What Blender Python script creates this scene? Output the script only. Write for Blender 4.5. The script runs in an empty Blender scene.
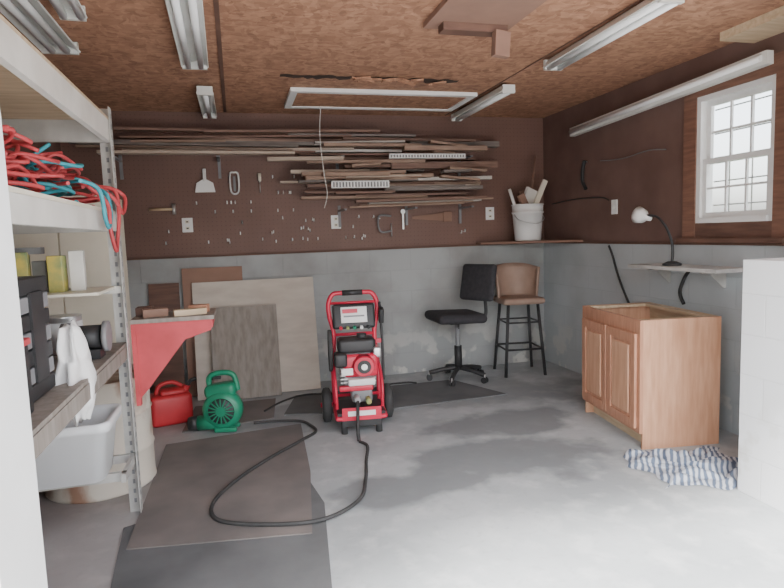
import bpy, bmesh, math, random
from mathutils import Vector, Matrix, Euler
from mathutils import noise as mn
random.seed(7)
R=math.radians
col=bpy.context.scene.collection
BY=5.5; RX=3.07; LX=-1.35; CZ=2.47; LZ=1.215

# ------------------------------------------------------------ materials
def newmat(name):
    m=bpy.data.materials.new(name); m.use_nodes=True
    nt=m.node_tree; b=nt.nodes['Principled BSDF']
    return m,nt,b
def N(nt,t,**k):
    n=nt.nodes.new(t)
    for a,v in k.items(): setattr(n,a,v)
    return n
def mat(name,c1,c2=None,scale=6,rough=.6,bump=0,stretch=(1,1,1),metal=0,emit=None,es=0,lo=.35,hi=.65,detail=5):
    m,nt,b=newmat(name); L=nt.links
    b.inputs['Roughness'].default_value=rough; b.inputs['Metallic'].default_value=metal
    if c2 is None: c2=tuple(c*.82 for c in c1)
    tc=N(nt,'ShaderNodeTexCoord'); mp=N(nt,'ShaderNodeMapping'); mp.inputs['Scale'].default_value=stretch
    L.new(tc.outputs['Object'],mp.inputs['Vector'])
    nz=N(nt,'ShaderNodeTexNoise'); nz.inputs['Scale'].default_value=scale; nz.inputs['Detail'].default_value=detail
    L.new(mp.outputs[0],nz.inputs['Vector'])
    cr=N(nt,'ShaderNodeValToRGB'); cr.color_ramp.elements[0].position=lo; cr.color_ramp.elements[1].position=hi
    cr.color_ramp.elements[0].color=(*c2,1); cr.color_ramp.elements[1].color=(*c1,1)
    L.new(nz.outputs['Fac'],cr.inputs[0]); L.new(cr.outputs[0],b.inputs['Base Color'])
    if bump:
        bp=N(nt,'ShaderNodeBump'); bp.inputs['Strength'].default_value=bump; bp.inputs['Distance'].default_value=.01
        L.new(nz.outputs['Fac'],bp.inputs['Height']); L.new(bp.outputs[0],b.inputs['Normal'])
    if emit:
        b.inputs['Emission Color'].default_value=(*emit,1); b.inputs['Emission Strength'].default_value=es
    return m
def math_(nt,op,a,b=None,c=None,clamp=False):
    n=N(nt,'ShaderNodeMath',operation=op); n.use_clamp=clamp
    for i,v in enumerate((a,b,c)):
        if v is None: continue
        if isinstance(v,(int,float)): n.inputs[i].default_value=v
        else: nt.links.new(v,n.inputs[i])
    return n.outputs[0]
def mixc(nt,fac,a,b,blend='MIX'):
    n=N(nt,'ShaderNodeMix',data_type='RGBA',blend_type=blend)
    for i,v in ((0,fac),(6,a),(7,b)):
        if isinstance(v,(int,float)): n.inputs[i].default_value=v
        elif isinstance(v,tuple): n.inputs[i].default_value=(*v,1)
        else: nt.links.new(v,n.inputs[i])
    return n.outputs[2]
def floor_mat():
    m,nt,b=newmat('concrete_floor'); L=nt.links
    tc=N(nt,'ShaderNodeTexCoord'); v=tc.outputs['Object']
    # the floor slab's object origin is its own centre -> convert to room coordinates
    off=N(nt,'ShaderNodeVectorMath',operation='ADD'); L.new(v,off.inputs[0]); off.inputs[1].default_value=(0,0,0); v=off.outputs[0]
    def noise(s,d=6):
        n=N(nt,'ShaderNodeTexNoise'); n.inputs['Scale'].default_value=s; n.inputs['Detail'].default_value=d; L.new(v,n.inputs['Vector']); return n.outputs['Fac']
    def ramp(x,lo,hi):
        n=N(nt,'ShaderNodeMapRange'); n.inputs[1].default_value=lo; n.inputs[2].default_value=hi; L.new(x,n.inputs[0]); return n.outputs[0]
    base=mixc(nt,ramp(noise(1.3,4),.35,.65),(.33,.355,.37),(.46,.485,.50))
    base=mixc(nt,math_(nt,'MULTIPLY',ramp(noise(7),.5,.7),.6),base,(.55,.57,.575))
    base=mixc(nt,math_(nt,'MULTIPLY',ramp(noise(25),.55,.7),.25),base,(.28,.29,.30))
    sep=N(nt,'ShaderNodeSeparateXYZ'); L.new(v,sep.inputs[0])
    n35=noise(2.6,8)
    def blob(cx,cy,rx,ry):
        dx=math_(nt,'DIVIDE',math_(nt,'SUBTRACT',sep.outputs[0],cx),rx)
        dy=math_(nt,'DIVIDE',math_(nt,'SUBTRACT',sep.outputs[1],cy),ry)
        d=math_(nt,'SQRT',math_(nt,'ADD',math_(nt,'MULTIPLY',dx,dx),math_(nt,'MULTIPLY',dy,dy)))
        d=math_(nt,'ADD',d,math_(nt,'MULTIPLY',math_(nt,'SUBTRACT',n35,.5),2.4))
        return math_(nt,'SUBTRACT',1.0,ramp(d,.75,1.1))
    st=math_(nt,'MAXIMUM',blob(1.50,3.15,.62,.36),blob(.95,2.95,.5,.2))
    st=math_(nt,'MAXIMUM',st,blob(1.80,3.75,.55,.3))
    st=math_(nt,'MAXIMUM',st,math_(nt,'MULTIPLY',blob(1.9,4.6,1.0,.5),.6))
    st=math_(nt,'MAXIMUM',st,math_(nt,'MULTIPLY',blob(.6,4.4,.6,.4),.6))
    base=mixc(nt,math_(nt,'MULTIPLY',st,.75),base,(.175,.19,.20))
    rd=ramp(sep.outputs[0],-.1,-.9)
    base=mixc(nt,math_(nt,'MULTIPLY',rd,.5),base,(.42,.32,.28))
    L.new(base,b.inputs['Base Color']); b.inputs['Roughness'].default_value=.65
    bp=N(nt,'ShaderNodeBump'); bp.inputs['Strength'].default_value=.12; bp.inputs['Distance'].default_value=.01
    L.new(noise(20),bp.inputs['Height']); L.new(bp.outputs[0],b.inputs['Normal'])
    return m
def block_mat(name,axis,c1,c2,dirt,amt=.6):
    m,nt,b=newmat(name); L=nt.links
    tc=N(nt,'ShaderNodeTexCoord'); sep=N(nt,'ShaderNodeSeparateXYZ'); L.new(tc.outputs['Object'],sep.inputs[0])
    cb=N(nt,'ShaderNodeCombineXYZ'); L.new(sep.outputs[axis],cb.inputs[0]); L.new(sep.outputs[2],cb.inputs[1])
    br=N(nt,'ShaderNodeTexBrick'); L.new(cb.outputs[0],br.inputs['Vector'])
    br.inputs['Scale'].default_value=1; br.inputs['Brick Width'].default_value=.405; br.inputs['Row Height'].default_value=.2025
    br.inputs['Mortar Size'].default_value=.005; br.inputs['Mortar Smooth'].default_value=.9
    br.inputs['Color1'].default_value=(*c1,1); br.inputs['Color2'].default_value=(*c2,1)
    br.inputs['Mortar'].default_value=(*[c*.93 for c in c2],1)
    nz=N(nt,'ShaderNodeTexNoise'); nz.inputs['Scale'].default_value=2.2; nz.inputs['Detail'].default_value=9; L.new(tc.outputs['Object'],nz.inputs['Vector'])
    mr=N(nt,'ShaderNodeMapRange'); mr.inputs[1].default_value=.42; mr.inputs[2].default_value=.66; L.new(nz.outputs['Fac'],mr.inputs[0])
    c=mixc(nt,math_(nt,'MULTIPLY',mr.outputs[0],amt),br.outputs['Color'],dirt)
    low=N(nt,'ShaderNodeMapRange'); low.inputs[1].default_value=.6; low.inputs[2].default_value=.05; L.new(sep.outputs[2],low.inputs[0])
    c=mixc(nt,math_(nt,'MULTIPLY',low.outputs[0],.35*amt),c,tuple(x*.75 for x in dirt))
    n2=N(nt,'ShaderNodeTexNoise'); n2.inputs['Scale'].default_value=4.2; n2.inputs['Detail'].default_value=9; L.new(tc.outputs['Object'],n2.inputs['Vector'])
    mr2=N(nt,'ShaderNodeMapRange'); mr2.inputs[1].default_value=.52; mr2.inputs[2].default_value=.57; L.new(n2.outputs['Fac'],mr2.inputs[0])
    c=mixc(nt,math_(nt,'MULTIPLY',math_(nt,'MULTIPLY',low.outputs[0],mr2.outputs[0]),.8),c,(.60,.59,.55))
    L.new(c,b.inputs['Base Color']); b.inputs['Roughness'].default_value=.7
    bp=N(nt,'ShaderNodeBump'); bp.inputs['Strength'].default_value=.3; bp.inputs['Distance'].default_value=.004; bp.invert=True
    L.new(br.outputs['Fac'],bp.inputs['Height']); L.new(bp.outputs[0],b.inputs['Normal'])
    return m
def osb_mat():
    m,nt,b=newmat('osb_board'); L=nt.links
    tc=N(nt,'ShaderNodeTexCoord')
    w=N(nt,'ShaderNodeTexNoise'); w.inputs['Scale'].default_value=7; w.inputs['Detail'].default_value=4; L.new(tc.outputs['Object'],w.inputs['Vector'])
    c0=mixc(nt,.14,tc.outputs['Object'],w.outputs['Color'],'ADD')
    def strands(sc,rz):
        mp=N(nt,'ShaderNodeMapping'); mp.inputs['Scale'].default_value=sc; mp.inputs['Rotation'].default_value=(0,0,R(rz)); L.new(c0,mp.inputs['Vector'])
        vo=N(nt,'ShaderNodeTexVoronoi'); vo.inputs['Scale'].default_value=1; L.new(mp.outputs[0],vo.inputs['Vector'])
        sp=N(nt,'ShaderNodeSeparateColor'); L.new(vo.outputs['Color'],sp.inputs[0]); return sp.outputs[0]
    s=math_(nt,'ADD',math_(nt,'MULTIPLY',strands((16,40,10),15),.5),math_(nt,'MULTIPLY',strands((36,18,10),-20),.5))
    cr=N(nt,'ShaderNodeValToRGB'); e=cr.color_ramp.elements
    e[0].color=(.20,.095,.055,1); e[1].color=(.56,.32,.20,1); e.new(.5).color=(.385,.20,.12,1)
    L.new(s,cr.inputs[0])
    n=N(nt,'ShaderNodeTexNoise'); n.inputs['Scale'].default_value=1.3; L.new(tc.outputs['Object'],n.inputs['Vector'])
    c=mixc(nt,math_(nt,'MULTIPLY',n.outputs['Fac'],.5),cr.outputs[0],(.36,.19,.125))
    L.new(c,b.inputs['Base Color']); b.inputs['Roughness'].default_value=.75
    return m
def pegboard_mat():
    m,nt,b=newmat('pegboard'); L=nt.links
    tc=N(nt,'ShaderNodeTexCoord'); sep=N(nt,'ShaderNodeSeparateXYZ'); L.new(tc.outputs['Object'],sep.inputs[0])
    def cell(o):
        f=math_(nt,'FRACT',math_(nt,'DIVIDE',math_(nt,'ADD',o,10.0),.0254*1.5))
        f=math_(nt,'SUBTRACT',f,.5); return math_(nt,'MULTIPLY',f,f)
    d=math_(nt,'ADD',cell(sep.outputs[0]),cell(sep.outputs[2]))
    hole=math_(nt,'LESS_THAN',d,.012)
    n=N(nt,'ShaderNodeTexNoise'); n.inputs['Scale'].default_value=2.5; n.inputs['Detail'].default_value=6; L.new(tc.outputs['Object'],n.inputs['Vector'])
    c=mixc(nt,n.outputs['Fac'],(.135,.070,.054),(.205,.115,.092))
    c=mixc(nt,math_(nt,'MULTIPLY',hole,.55),c,(.05,.03,.025))
    L.new(c,b.inputs['Base Color']); b.inputs['Roughness'].default_value=.6
    return m
def stripe_mat():
    m,nt,b=newmat('striped_cloth'); L=nt.links
    tc=N(nt,'ShaderNodeTexCoord'); mp=N(nt,'ShaderNodeMapping'); mp.inputs['Rotation'].default_value=(0,0,R(25)); L.new(tc.outputs['Object'],mp.inputs[0])
    w=N(nt,'ShaderNodeTexWave'); w.inputs['Scale'].default_value=10; w.inputs['Distortion'].default_value=4; w.inputs['Detail'].default_value=2; L.new(mp.outputs[0],w.inputs[0])
    mr=N(nt,'ShaderNodeMapRange'); mr.inputs[1].default_value=.3; mr.inputs[2].default_value=.7; L.new(w.outputs['Fac'],mr.inputs[0])
    c=mixc(nt,mr.outputs[0],(.13,.17,.25),(.58,.62,.67))
    L.new(c,b.inputs['Base Color']); b.inputs['Roughness'].default_value=.9
    return m

M={}
M['floor']=floor_mat()
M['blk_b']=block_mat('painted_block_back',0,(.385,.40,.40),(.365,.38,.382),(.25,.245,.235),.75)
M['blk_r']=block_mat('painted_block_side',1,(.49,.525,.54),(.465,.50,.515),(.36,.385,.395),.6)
M['blk_w']=block_mat('white_block',1,(.84,.85,.86),(.82,.83,.84),(.74,.75,.76),.3)
M['osb']=osb_mat(); M['peg']=pegboard_mat()
M['darkwood']=mat('dark_stained_wood',(.17,.09,.065),(.11,.058,.043),4,.7,stretch=(1,1,8))
M['brownpanel']=mat('brown_panel',(.185,.112,.095),(.14,.08,.066),3,.7)
M['trimwood']=mat('brown_trim',(.25,.13,.09),(.18,.09,.062),6,.6,stretch=(1,1,10))
M['white']=mat('white_paint',(.84,.84,.83),(.78,.78,.77),5,.5)
M['offwhite']=mat('aged_white_paint',(.74,.72,.68),(.62,.60,.56),5,.6)
M['cream']=mat('cream_paint',(.80,.75,.63),(.72,.67,.55),4,.6)
M['oakpanel']=mat('oak_veneer',(.66,.385,.25),(.52,.275,.165),5,.45,stretch=(7,7,.9),lo=.3,hi=.7)
M['oak']=mat('oak_frame',(.54,.275,.175),(.42,.20,.12),6,.45,stretch=(8,8,1))
M['pine']=mat('pine_wood',(.64,.50,.34),(.52,.39,.25),5,.6,stretch=(1,8,8))
M['ply']=mat('white_plywood',(.58,.52,.45),(.49,.43,.37),4,.7,stretch=(1,1,3))
M['greyboard']=mat('weathered_board',(.30,.265,.235),(.22,.19,.165),5,.8,stretch=(6,6,1))
M['cardboard']=mat('brown_hardboard',(.29,.17,.125),(.23,.135,.10),4,.8)
M['metal']=mat('galvanised_steel',(.60,.59,.56),(.46,.45,.43),9,.5,metal=.2)
M['steel']=mat('bright_steel',(.7,.7,.7),(.6,.6,.6),9,.35,metal=.8)
M['black']=mat('black_plastic',(.034,.034,.036),(.025,.025,.026),6,.5)
M['rubber']=mat('black_rubber',(.05,.05,.05),(.035,.035,.035),10,.75)
M['mat1']=mat('rubber_mat',(.215,.19,.18),(.15,.137,.132),3,.9,bump=.2,detail=8)
M['mat2']=mat('dark_rubber_mat',(.15,.155,.16),(.105,.11,.113),3,.9,bump=.2,detail=8)
M['fabric']=mat('black_fabric',(.045,.042,.048),(.03,.03,.034),30,.95)
M['red']=mat('red_enamel',(.66,.025,.07),(.56,.02,.055),5,.35)
M['redold']=mat('worn_red_paint',(.58,.07,.085),(.48,.055,.065),8,.6)
M['redpl']=mat('red_plastic',(.62,.04,.05),(.52,.03,.04),5,.45)
M['green']=mat('green_plastic',(.02,.27,.15),(.015,.22,.12),5,.4)
M['grey']=mat('grey_plastic',(.24,.24,.25),(.19,.19,.20),8,.5)
M['tan']=mat('brown_leatherette',(.36,.245,.19),(.28,.185,.14),6,.6)
M['drum']=mat('rusty_cream_drum',(.68,.62,.53),(.38,.22,.15),4,.65,lo=.38,hi=.5,stretch=(1,1,.6))
M['tub']=mat('white_plastic',(.90,.91,.92),(.86,.87,.88),5,.4)
M['tube']=mat('fluorescent_tube',(.88,.89,.89),(.84,.84,.84),5,.3)
M['fixt']=mat('fixture_enamel',(.76,.76,.73),(.68,.68,.64),5,.45)
M['teal']=mat('teal_cord',(.05,.38,.46),(.04,.30,.38),5,.5)
M['redcord']=mat('red_cord',(.60,.08,.09),(.5,.06,.07),5,.5)
M['yellow']=mat('yellow_label',(.65,.52,.12),(.2,.3,.15),12,.6)
M['bag']=mat('white_rag',(.86,.85,.84),(.80,.79,.78),10,.9)
M['stripe']=stripe_mat()
M['drive']=mat('driveway_concrete',(.60,.59,.57),(.52,.51,.49),3,.8)
LW=[mat('lumber_a',(.37,.255,.19),(.26,.17,.125),6,.7,stretch=(1,9,9)),mat('lumber_b',(.24,.145,.11),(.17,.10,.075),6,.7,stretch=(1,9,9)),
    mat('lumber_c',(.50,.41,.335),(.39,.31,.245),6,.7,stretch=(1,9,9)),mat('lumber_d',(.24,.205,.185),(.16,.135,.12),6,.7,stretch=(1,9,9)),mat('lumber_e',(.62,.58,.54),(.51,.48,.44),6,.7,stretch=(1,9,9))]
gl,nt,b=newmat('window_glass'); b.inputs['Base Color'].default_value=(1,1,1,1); b.inputs['Roughness'].default_value=.0; b.inputs['Transmission Weight'].default_value=1; b.inputs['IOR'].default_value=1.01
M['glass']=gl

# ------------------------------------------------------------ geometry helpers
def empty(name,loc=(0,0,0),rz=0):
    o=bpy.data.objects.new(name,None); o.location=loc; o.rotation_euler=(0,0,R(rz)); o.empty_display_size=.1
    col.objects.link(o); return o
def finish(bm,name,m,parent=None,smooth=False):
    me=bpy.data.meshes.new(name); bmesh.ops.recalc_face_normals(bm,faces=bm.faces[:]); bm.to_mesh(me); bm.free()
    if smooth:
        for p in me.polygons: p.use_smooth=True
    ms=m if isinstance(m,(list,tuple)) else [m]
    for x in ms: me.materials.append(x)
    o=bpy.data.objects.new(name,me); col.objects.link(o)
    if parent: o.parent=parent
    return o
def addbox(bm,c,s,rot=None,mi=0,bev=0):
    r=bmesh.ops.create_cube(bm,size=1)
    vs=r['verts']; mt=Matrix.Translation(c)@(Euler([R(a) for a in rot]).to_matrix().to_4x4() if rot else Matrix())@Matrix.Diagonal((*s,1))
    bmesh.ops.transform(bm,matrix=mt,verts=vs)
    fs=set(f for v in vs for f in v.link_faces)
    for f in fs: f.material_index=mi
    if bev:
        es=list(set(e for v in vs for e in v.link_edges))
        r2=bmesh.ops.bevel(bm,geom=es,offset=bev,segments=2,affect='EDGES',profile=.5)
        for f in r2['faces']: f.material_index=mi
def box(name,c,s,m,parent=None,rot=None,bev=0):
    bm=bmesh.new(); addbox(bm,c,s,rot,0,bev); return finish(bm,name,m,parent)
def bx(name,x0,x1,y0,y1,z0,z1,m,parent=None,bev=0):
    return box(name,((x0+x1)/2,(y0+y1)/2,(z0+z1)/2),(x1-x0,y1-y0,z1-z0),m,parent,None,bev)
def addcyl(bm,p0,p1,r0,r1=None,seg=24,mi=0,cap=True):
    r1=r0 if r1 is None else r1
    p0=Vector(p0);p1=Vector(p1);d=p1-p0
    r=bmesh.ops.create_cone(bm,cap_ends=cap,segments=seg,radius1=r0,radius2=r1,depth=d.length)
    q=d.to_track_quat('Z','Y').to_matrix().to_4x4()
    bmesh.ops.transform(bm,matrix=Matrix.Translation((p0+p1)/2)@q,verts=r['verts'])
    for v in r['verts']:
        for f in v.link_faces:
            f.material_index=mi
            if len(f.verts)==4: f.smooth=True
def cyl(name,p0,p1,r0,m,parent=None,r1=None,seg=28,cap=True):
    bm=bmesh.new(); addcyl(bm,p0,p1,r0,r1,seg,0,cap); return finish(bm,name,m,parent)
def lathe(name,prof,m,parent=None,loc=(0,0,0),rot=(0,0,0),seg=36):
    bm=bmesh.new(); rings=[]
    for r,z in prof:
        rings.append([bm.verts.new((r*math.cos(2*math.pi*i/seg),r*math.sin(2*math.pi*i/seg),z)) for i in range(seg)])
    for a,b_ in zip(rings,rings[1:]):
        for i in range(seg):
            f=bm.faces.new((a[i],a[(i+1)%seg],b_[(i+1)%seg],b_[i])); f.smooth=True
    if prof[0][0]>1e-4: bm.faces.new(rings[0])
    if prof[-1][0]>1e-4: bm.faces.new(rings[-1])
    bmesh.ops.remove_doubles(bm,verts=bm.verts[:],dist=1e-5)
    bmesh.ops.transform(bm,matrix=Matrix.Translation(loc)@Euler([R(a) for a in rot]).to_matrix().to_4x4(),verts=bm.verts[:])
    return finish(bm,name,m,parent)
def catmull(pts,n=8,closed=False):
    P=[Vector(p) for p in pts]; out=[]; L=len(P)
    rng=range(L if closed else L-1)
    for i in rng:
        if closed: a,b_,c,d=P[(i-1)%L],P[i],P[(i+1)%L],P[(i+2)%L]
        else: a,b_,c,d=P[max(i-1,0)],P[i],P[i+1],P[min(i+2,L-1)]
        for k in range(n):
            t=k/n; out.append(.5*((2*b_)+(c-a)*t+(2*a-5*b_+4*c-d)*t*t+(3*b_-a-3*c+d)*t**3))
    if not closed: out.append(P[-1])
    return out
def addtube(bm,pts,r,seg=8,smooth=8,closed=False,mi=0):
    pts=catmull(pts,smooth,closed) if smooth else [Vector(p) for p in pts]
    rings=[]; prev=None; L=len(pts)
    for i,p in enumerate(pts):
        if closed: t=(pts[(i+1)%L]-pts[i-1])
        else: t=(pts[min(i+1,L-1)]-pts[max(i-1,0)])
        t.normalize()
        if prev is None: u=t.orthogonal().normalized()
        else:
            u=prev-t*prev.dot(t)
            if u.length<1e-6: u=t.orthogonal()
            u.normalize()
        prev=u; w=t.cross(u)
        rings.append([bm.verts.new(p+(u*math.cos(2*math.pi*k/seg)+w*math.sin(2*math.pi*k/seg))*r) for k in range(seg)])
    pr=list(zip(rings,rings[1:]))
    if closed: pr.append((rings[-1],rings[0]))
    for a,b_ in pr:
        for k in range(seg):
            f=bm.faces.new((a[k],a[(k+1)%seg],b_[(k+1)%seg],b_[k])); f.smooth=True; f.material_index=mi
    if not closed:
        for rg in (rings[0],rings[-1]):
            f=bm.faces.new(rg); f.material_index=mi
def tube(name,pts,r,m,parent=None,seg=8,smooth=8,closed=False):
    bm=bmesh.new(); addtube(bm,pts,r,seg,smooth,closed); return finish(bm,name,m,parent)
def prism(name,poly,axis,a0,a1,m,parent=None,bev=0):
    bm=bmesh.new()
    def P(p,a):
        return {'x':(a,p[0],p[1]),'y':(p[0],a,p[1]),'z':(p[0],p[1],a)}[axis]
    A=[bm.verts.new(P(p,a0)) for p in poly]; B=[bm.verts.new(P(p,a1)) for p in poly]
    bm.faces.new(A); bm.faces.new(B)
    for i in range(len(poly)):
        j=(i+1)%len(poly); bm.faces.new((A[i],A[j],B[j],B[i]))
    if bev: bmesh.ops.bevel(bm,geom=bm.edges[:],offset=bev,segments=2,affect='EDGES')
    return finish(bm,name,m,parent)
def rbox(n,c,s,m,p,rot=None,b=.03): 
    bm=bmesh.new(); addbox(bm,c,s,rot,0,0)
    bmesh.ops.bevel(bm,geom=bm.edges[:],offset=b,segments=4,affect='EDGES',profile=.5)
    return finish(bm,n,m,p,True)

# ------------------------------------------------------------ room shell
bx('floor',-1.6,3.3,1.0,5.7,-.1,0,M['floor'])
bx('driveway_ground',-12,14,-14,.998,-.12,-.01,M['drive'])
bx('ground_side',3.35,14,1.0,12,-.12,-.02,mat('grass',(.10,.16,.05),(.07,.11,.035),5,.9))
bx('ceiling',-1.6,3.3,.85,5.7,CZ,CZ+.1,M['osb'])
bx('wall_back',-1.6,3.3,BY,BY+.15,LZ,CZ,M['peg'])
bx('wall_back_block',-1.6,3.3,BY-.04,BY+.15,0,LZ,M['blk_b'])
bx('wall_left',LX-.15,LX,1.0,BY,0,CZ,M['brownpanel'])
bx('wall_right_block',RX-.03,RX+.2,1.0,BY-.04,0,LZ,M['blk_r'])
WY0,WY1,WZ0,WZ1=2.80,3.41,1.36,2.20
bm=bmesh.new()
def q(y0,y1,z0,z1): addbox(bm,(RX+.06,(y0+y1)/2,(z0+z1)/2),(.12,y1-y0,z1-z0))
q(1.0,WY0,LZ,CZ); q(WY1,BY,LZ,CZ); q(WY0,WY1,LZ,WZ0); q(WY0,WY1,WZ1,CZ)
finish(bm,'wall_right',M['brownpanel'])
bx('wall_front',-3.2,-.385,1.0,1.2,0,2.9,M['white'])
bx('wall_front_header',-.385,3.3,1.0,1.2,2.12,2.9,M['white'])
bx('wall_pier',2.40,RX-.031,1.0,2.36,0,1.175,M['blk_w'])
bx('trim_post',2.66,2.83,2.16,2.32,1.176,CZ,M['darkwood'])
bx('trim_header_plate',2.45,RX,1.2,1.35,CZ-.15,CZ-.001,M['darkwood'])
bx('trim_sill_back',-1.3,RX-.04,BY-.055,BY-.001,LZ,LZ+.012,M['darkwood'])
bx('trim_sill_right',RX-.045,RX-.001,2.37,BY-.06,LZ,LZ+.012,M['darkwood'])
bx('trim_ceiling_seam_1',-.035,-.01,1.3,5.45,CZ-.006,CZ-.0005,M['darkwood'])
bx('trim_ceiling_seam_2',2.0,2.01,1.3,5.45,CZ-.004,CZ-.0005,M['darkwood'])
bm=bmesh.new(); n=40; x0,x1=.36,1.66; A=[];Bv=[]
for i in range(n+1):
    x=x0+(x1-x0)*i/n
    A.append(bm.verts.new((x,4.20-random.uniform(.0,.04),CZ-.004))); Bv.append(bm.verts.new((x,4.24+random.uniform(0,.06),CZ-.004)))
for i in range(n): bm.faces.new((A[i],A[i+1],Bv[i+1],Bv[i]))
finish(bm,'trim_torn_gap_shade_sheet',mat('painted_gap_shade',(.07,.045,.035),None,5,.9))  # flat dark sheet under the uncut ceiling; the gap's shade is its colour
bm=bmesh.new()
for i in range(12):
    x=random.uniform(.9,1.6); addbox(bm,(x,4.2+random.uniform(-.04,.04),CZ-.02),(random.uniform(.06,.18),.035,.012),(random.uniform(-20,20),random.uniform(-12,12),random.uniform(-20,20)))
finish(bm,'ceiling_splinters',M['osb'])
h=empty('attic_hatch',(0,0,0)); hx0,hx1,hy0,hy1=.46,1.95,4.54,5.14; t=.055
bx('panel',hx0+t,hx1-t,hy0+t,hy1-t,CZ-.02,CZ-.001,M['osb'],h)
bx('trim_a',hx0,hx1,hy0,hy0+t,CZ-.03,CZ-.001,M['white'],h); bx('trim_b',hx0,hx1,hy1-t,hy1,CZ-.03,CZ-.001,M['white'],h)
bx('trim_c',hx0,hx0+t,hy0+t,hy1-t,CZ-.03,CZ-.001,M['white'],h); bx('trim_d',hx1-t,hx1,hy0+t,hy1-t,CZ-.03,CZ-.001,M['white'],h)
h=empty('ceiling_mounting_board')
bx('plate',1.03,1.50,2.45,3.10,CZ-.03,CZ-.001,M['cardboard'],h)
bx('cleat',1.10,1.46,2.98,3.06,CZ-.07,CZ-.03,M['darkwood'],h)
box('hanging_block',(1.42,2.98,CZ-.13),(.09,.04,.13),M['cardboard'],h,(0,4,8))
bx('trim_ceiling_board',2.82,RX-.001,2.40,2.98,CZ-.05,CZ-.001,M['pine'])

def fixture(loc,L,rz=0,w=.16,two=True):
    e=empty('fluorescent_light',loc,rz)
    mm=M['fixt']
    prism('reflector',[(-w/2,-.045),(-w/2+.004,-.052),(-.035,-.02),(.035,-.02),(w/2-.004,-.052),(w/2,-.045),(.04,0),(-.04,0)],'y',-L/2,L/2,mm,e)
    bx('end_cap_1',-w/2*.9,w/2*.9,-L/2-.006,-L/2+.02,-.062,0,mm,e); bx('end_cap_2',-w/2*.9,w/2*.9,L/2-.02,L/2+.006,-.062,0,mm,e)
    for i,x in enumerate((-.036,.036) if two else (0,)):
        cyl('tube_%d'%(i+1),(x,-L/2+.02,-.05),(x,L/2-.02,-.05),.018,M['tube'],e,seg=14)
    return e
fixture((-.165,3.26,CZ-.015),1.22,1)
fixture((-.15,4.95,CZ-.015),.85,0,.12,False)
fixture((2.06,4.75,CZ-.02),1.1,0,.11,False)
fixture((2.06,3.02,CZ-.015),1.15,-2,.14)
fixture((-.86,3.05,CZ-.01),1.25,0,.20)
fixture((-.64,2.7,CZ-.02),.8,3,.12)
e=empty('fluorescent_light',(RX-.06,3.84,2.255)); 
box('housing',(0,0,0),(.05,2.06,.075),M['fixt'],e,(-2.0,0,0)); cyl('tube_1',(-.035,-1.0,.035),(-.035,1.0,-.035),.018,M['tube'],e); box('bracket',(.03,0,0),(.06,.06,.03),M['metal'],e)

# ------------------------------------------------------------ window
w=empty('window_1')
X=RX
def wb(n,y0,y1,z0,z1,m=M['white'],x0=-.0,x1=.06): return bx(n,X+x0,X+x1,y0,y1,z0,z1,m,w)
fw=.035
wb('frame_l',WY1-fw,WY1-.001,WZ0+.001,WZ1-.001,x0=-.015,x1=.09);wb('frame_r',WY0+.001,WY0+fw,WZ0+.001,WZ1-.001,x0=-.015,x1=.09)
wb('frame_t',WY0+fw,WY1-fw,WZ1-fw,WZ1-.001,x0=-.015,x1=.09);wb('frame_b',WY0+fw,WY1-fw,WZ0+.001,WZ0+fw,x0=-.03,x1=.09)
mid=1.76
def sash(n,z0,z1,x0):
    y0,y1=WY0+fw,WY1-fw; s=.035
    wb(n+'_l',y1-s,y1,z0,z1,x0=x0,x1=x0+.025);wb(n+'_r',y0,y0+s,z0,z1,x0=x0,x1=x0+.025)
    wb(n+'_t',y0+s,y1-s,z1-s,z1,x0=x0,x1=x0+.025);wb(n+'_b',y0+s,y1-s,z0,z0+s,x0=x0,x1=x0+.025)
    for i in (1,2): yy=y0+s+(y1-y0-2*s)*i/3; wb(n+'_m%d'%i,yy-.007,yy+.007,z0+s,z1-s,x0=x0+.005,x1=x0+.02)
    zz=(z0+z1)/2; wb(n+'_mh',y0+s,y1-s,zz-.007,zz+.007,x0=x0+.006,x1=x0+.019)
    wb(n+'_glass',y0+s,y1-s,z0+s,z1-s,M['glass'],x0+.011,x0+.014)
sash('upper',mid-.01,WZ1-fw,.035); sash('lower',WZ0+fw,mid+.025,.005)
bm=bmesh.new()
for i in range(5):
    z=WZ0+.12+i*.16; addcyl(bm,(RX+.135,WY0,z),(RX+.135,WY1,z),.005,seg=8)
for i in range(3):
    y=WY0+.12+i*.18; addcyl(bm,(RX+.135,y,WZ0),(RX+.135,y,WZ1),.005,seg=8)
finish(bm,'security_bars',M['metal'],w)
tw=.11
bx('casing_l',X-.025,X-.001,WY1,WY1+tw,1.26,WZ1+.11,M['trimwood'],w); bx('casing_r',X-.025,X-.001,WY0-.09,WY0,1.26,WZ1+.11,M['trimwood'],w)
bx('casing_t',X-.025,X-.001,WY0,WY1,WZ1,WZ1+.11,M['trimwood'],w); bx('apron',X-.02,X-.001,WY0,WY1,1.26,WZ0,M['darkwood'],w)
bx('sill',X-.06,X-.001,WY0-.1,WY1+tw+.02,1.23,1.26,M['darkwood'],w)

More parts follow.
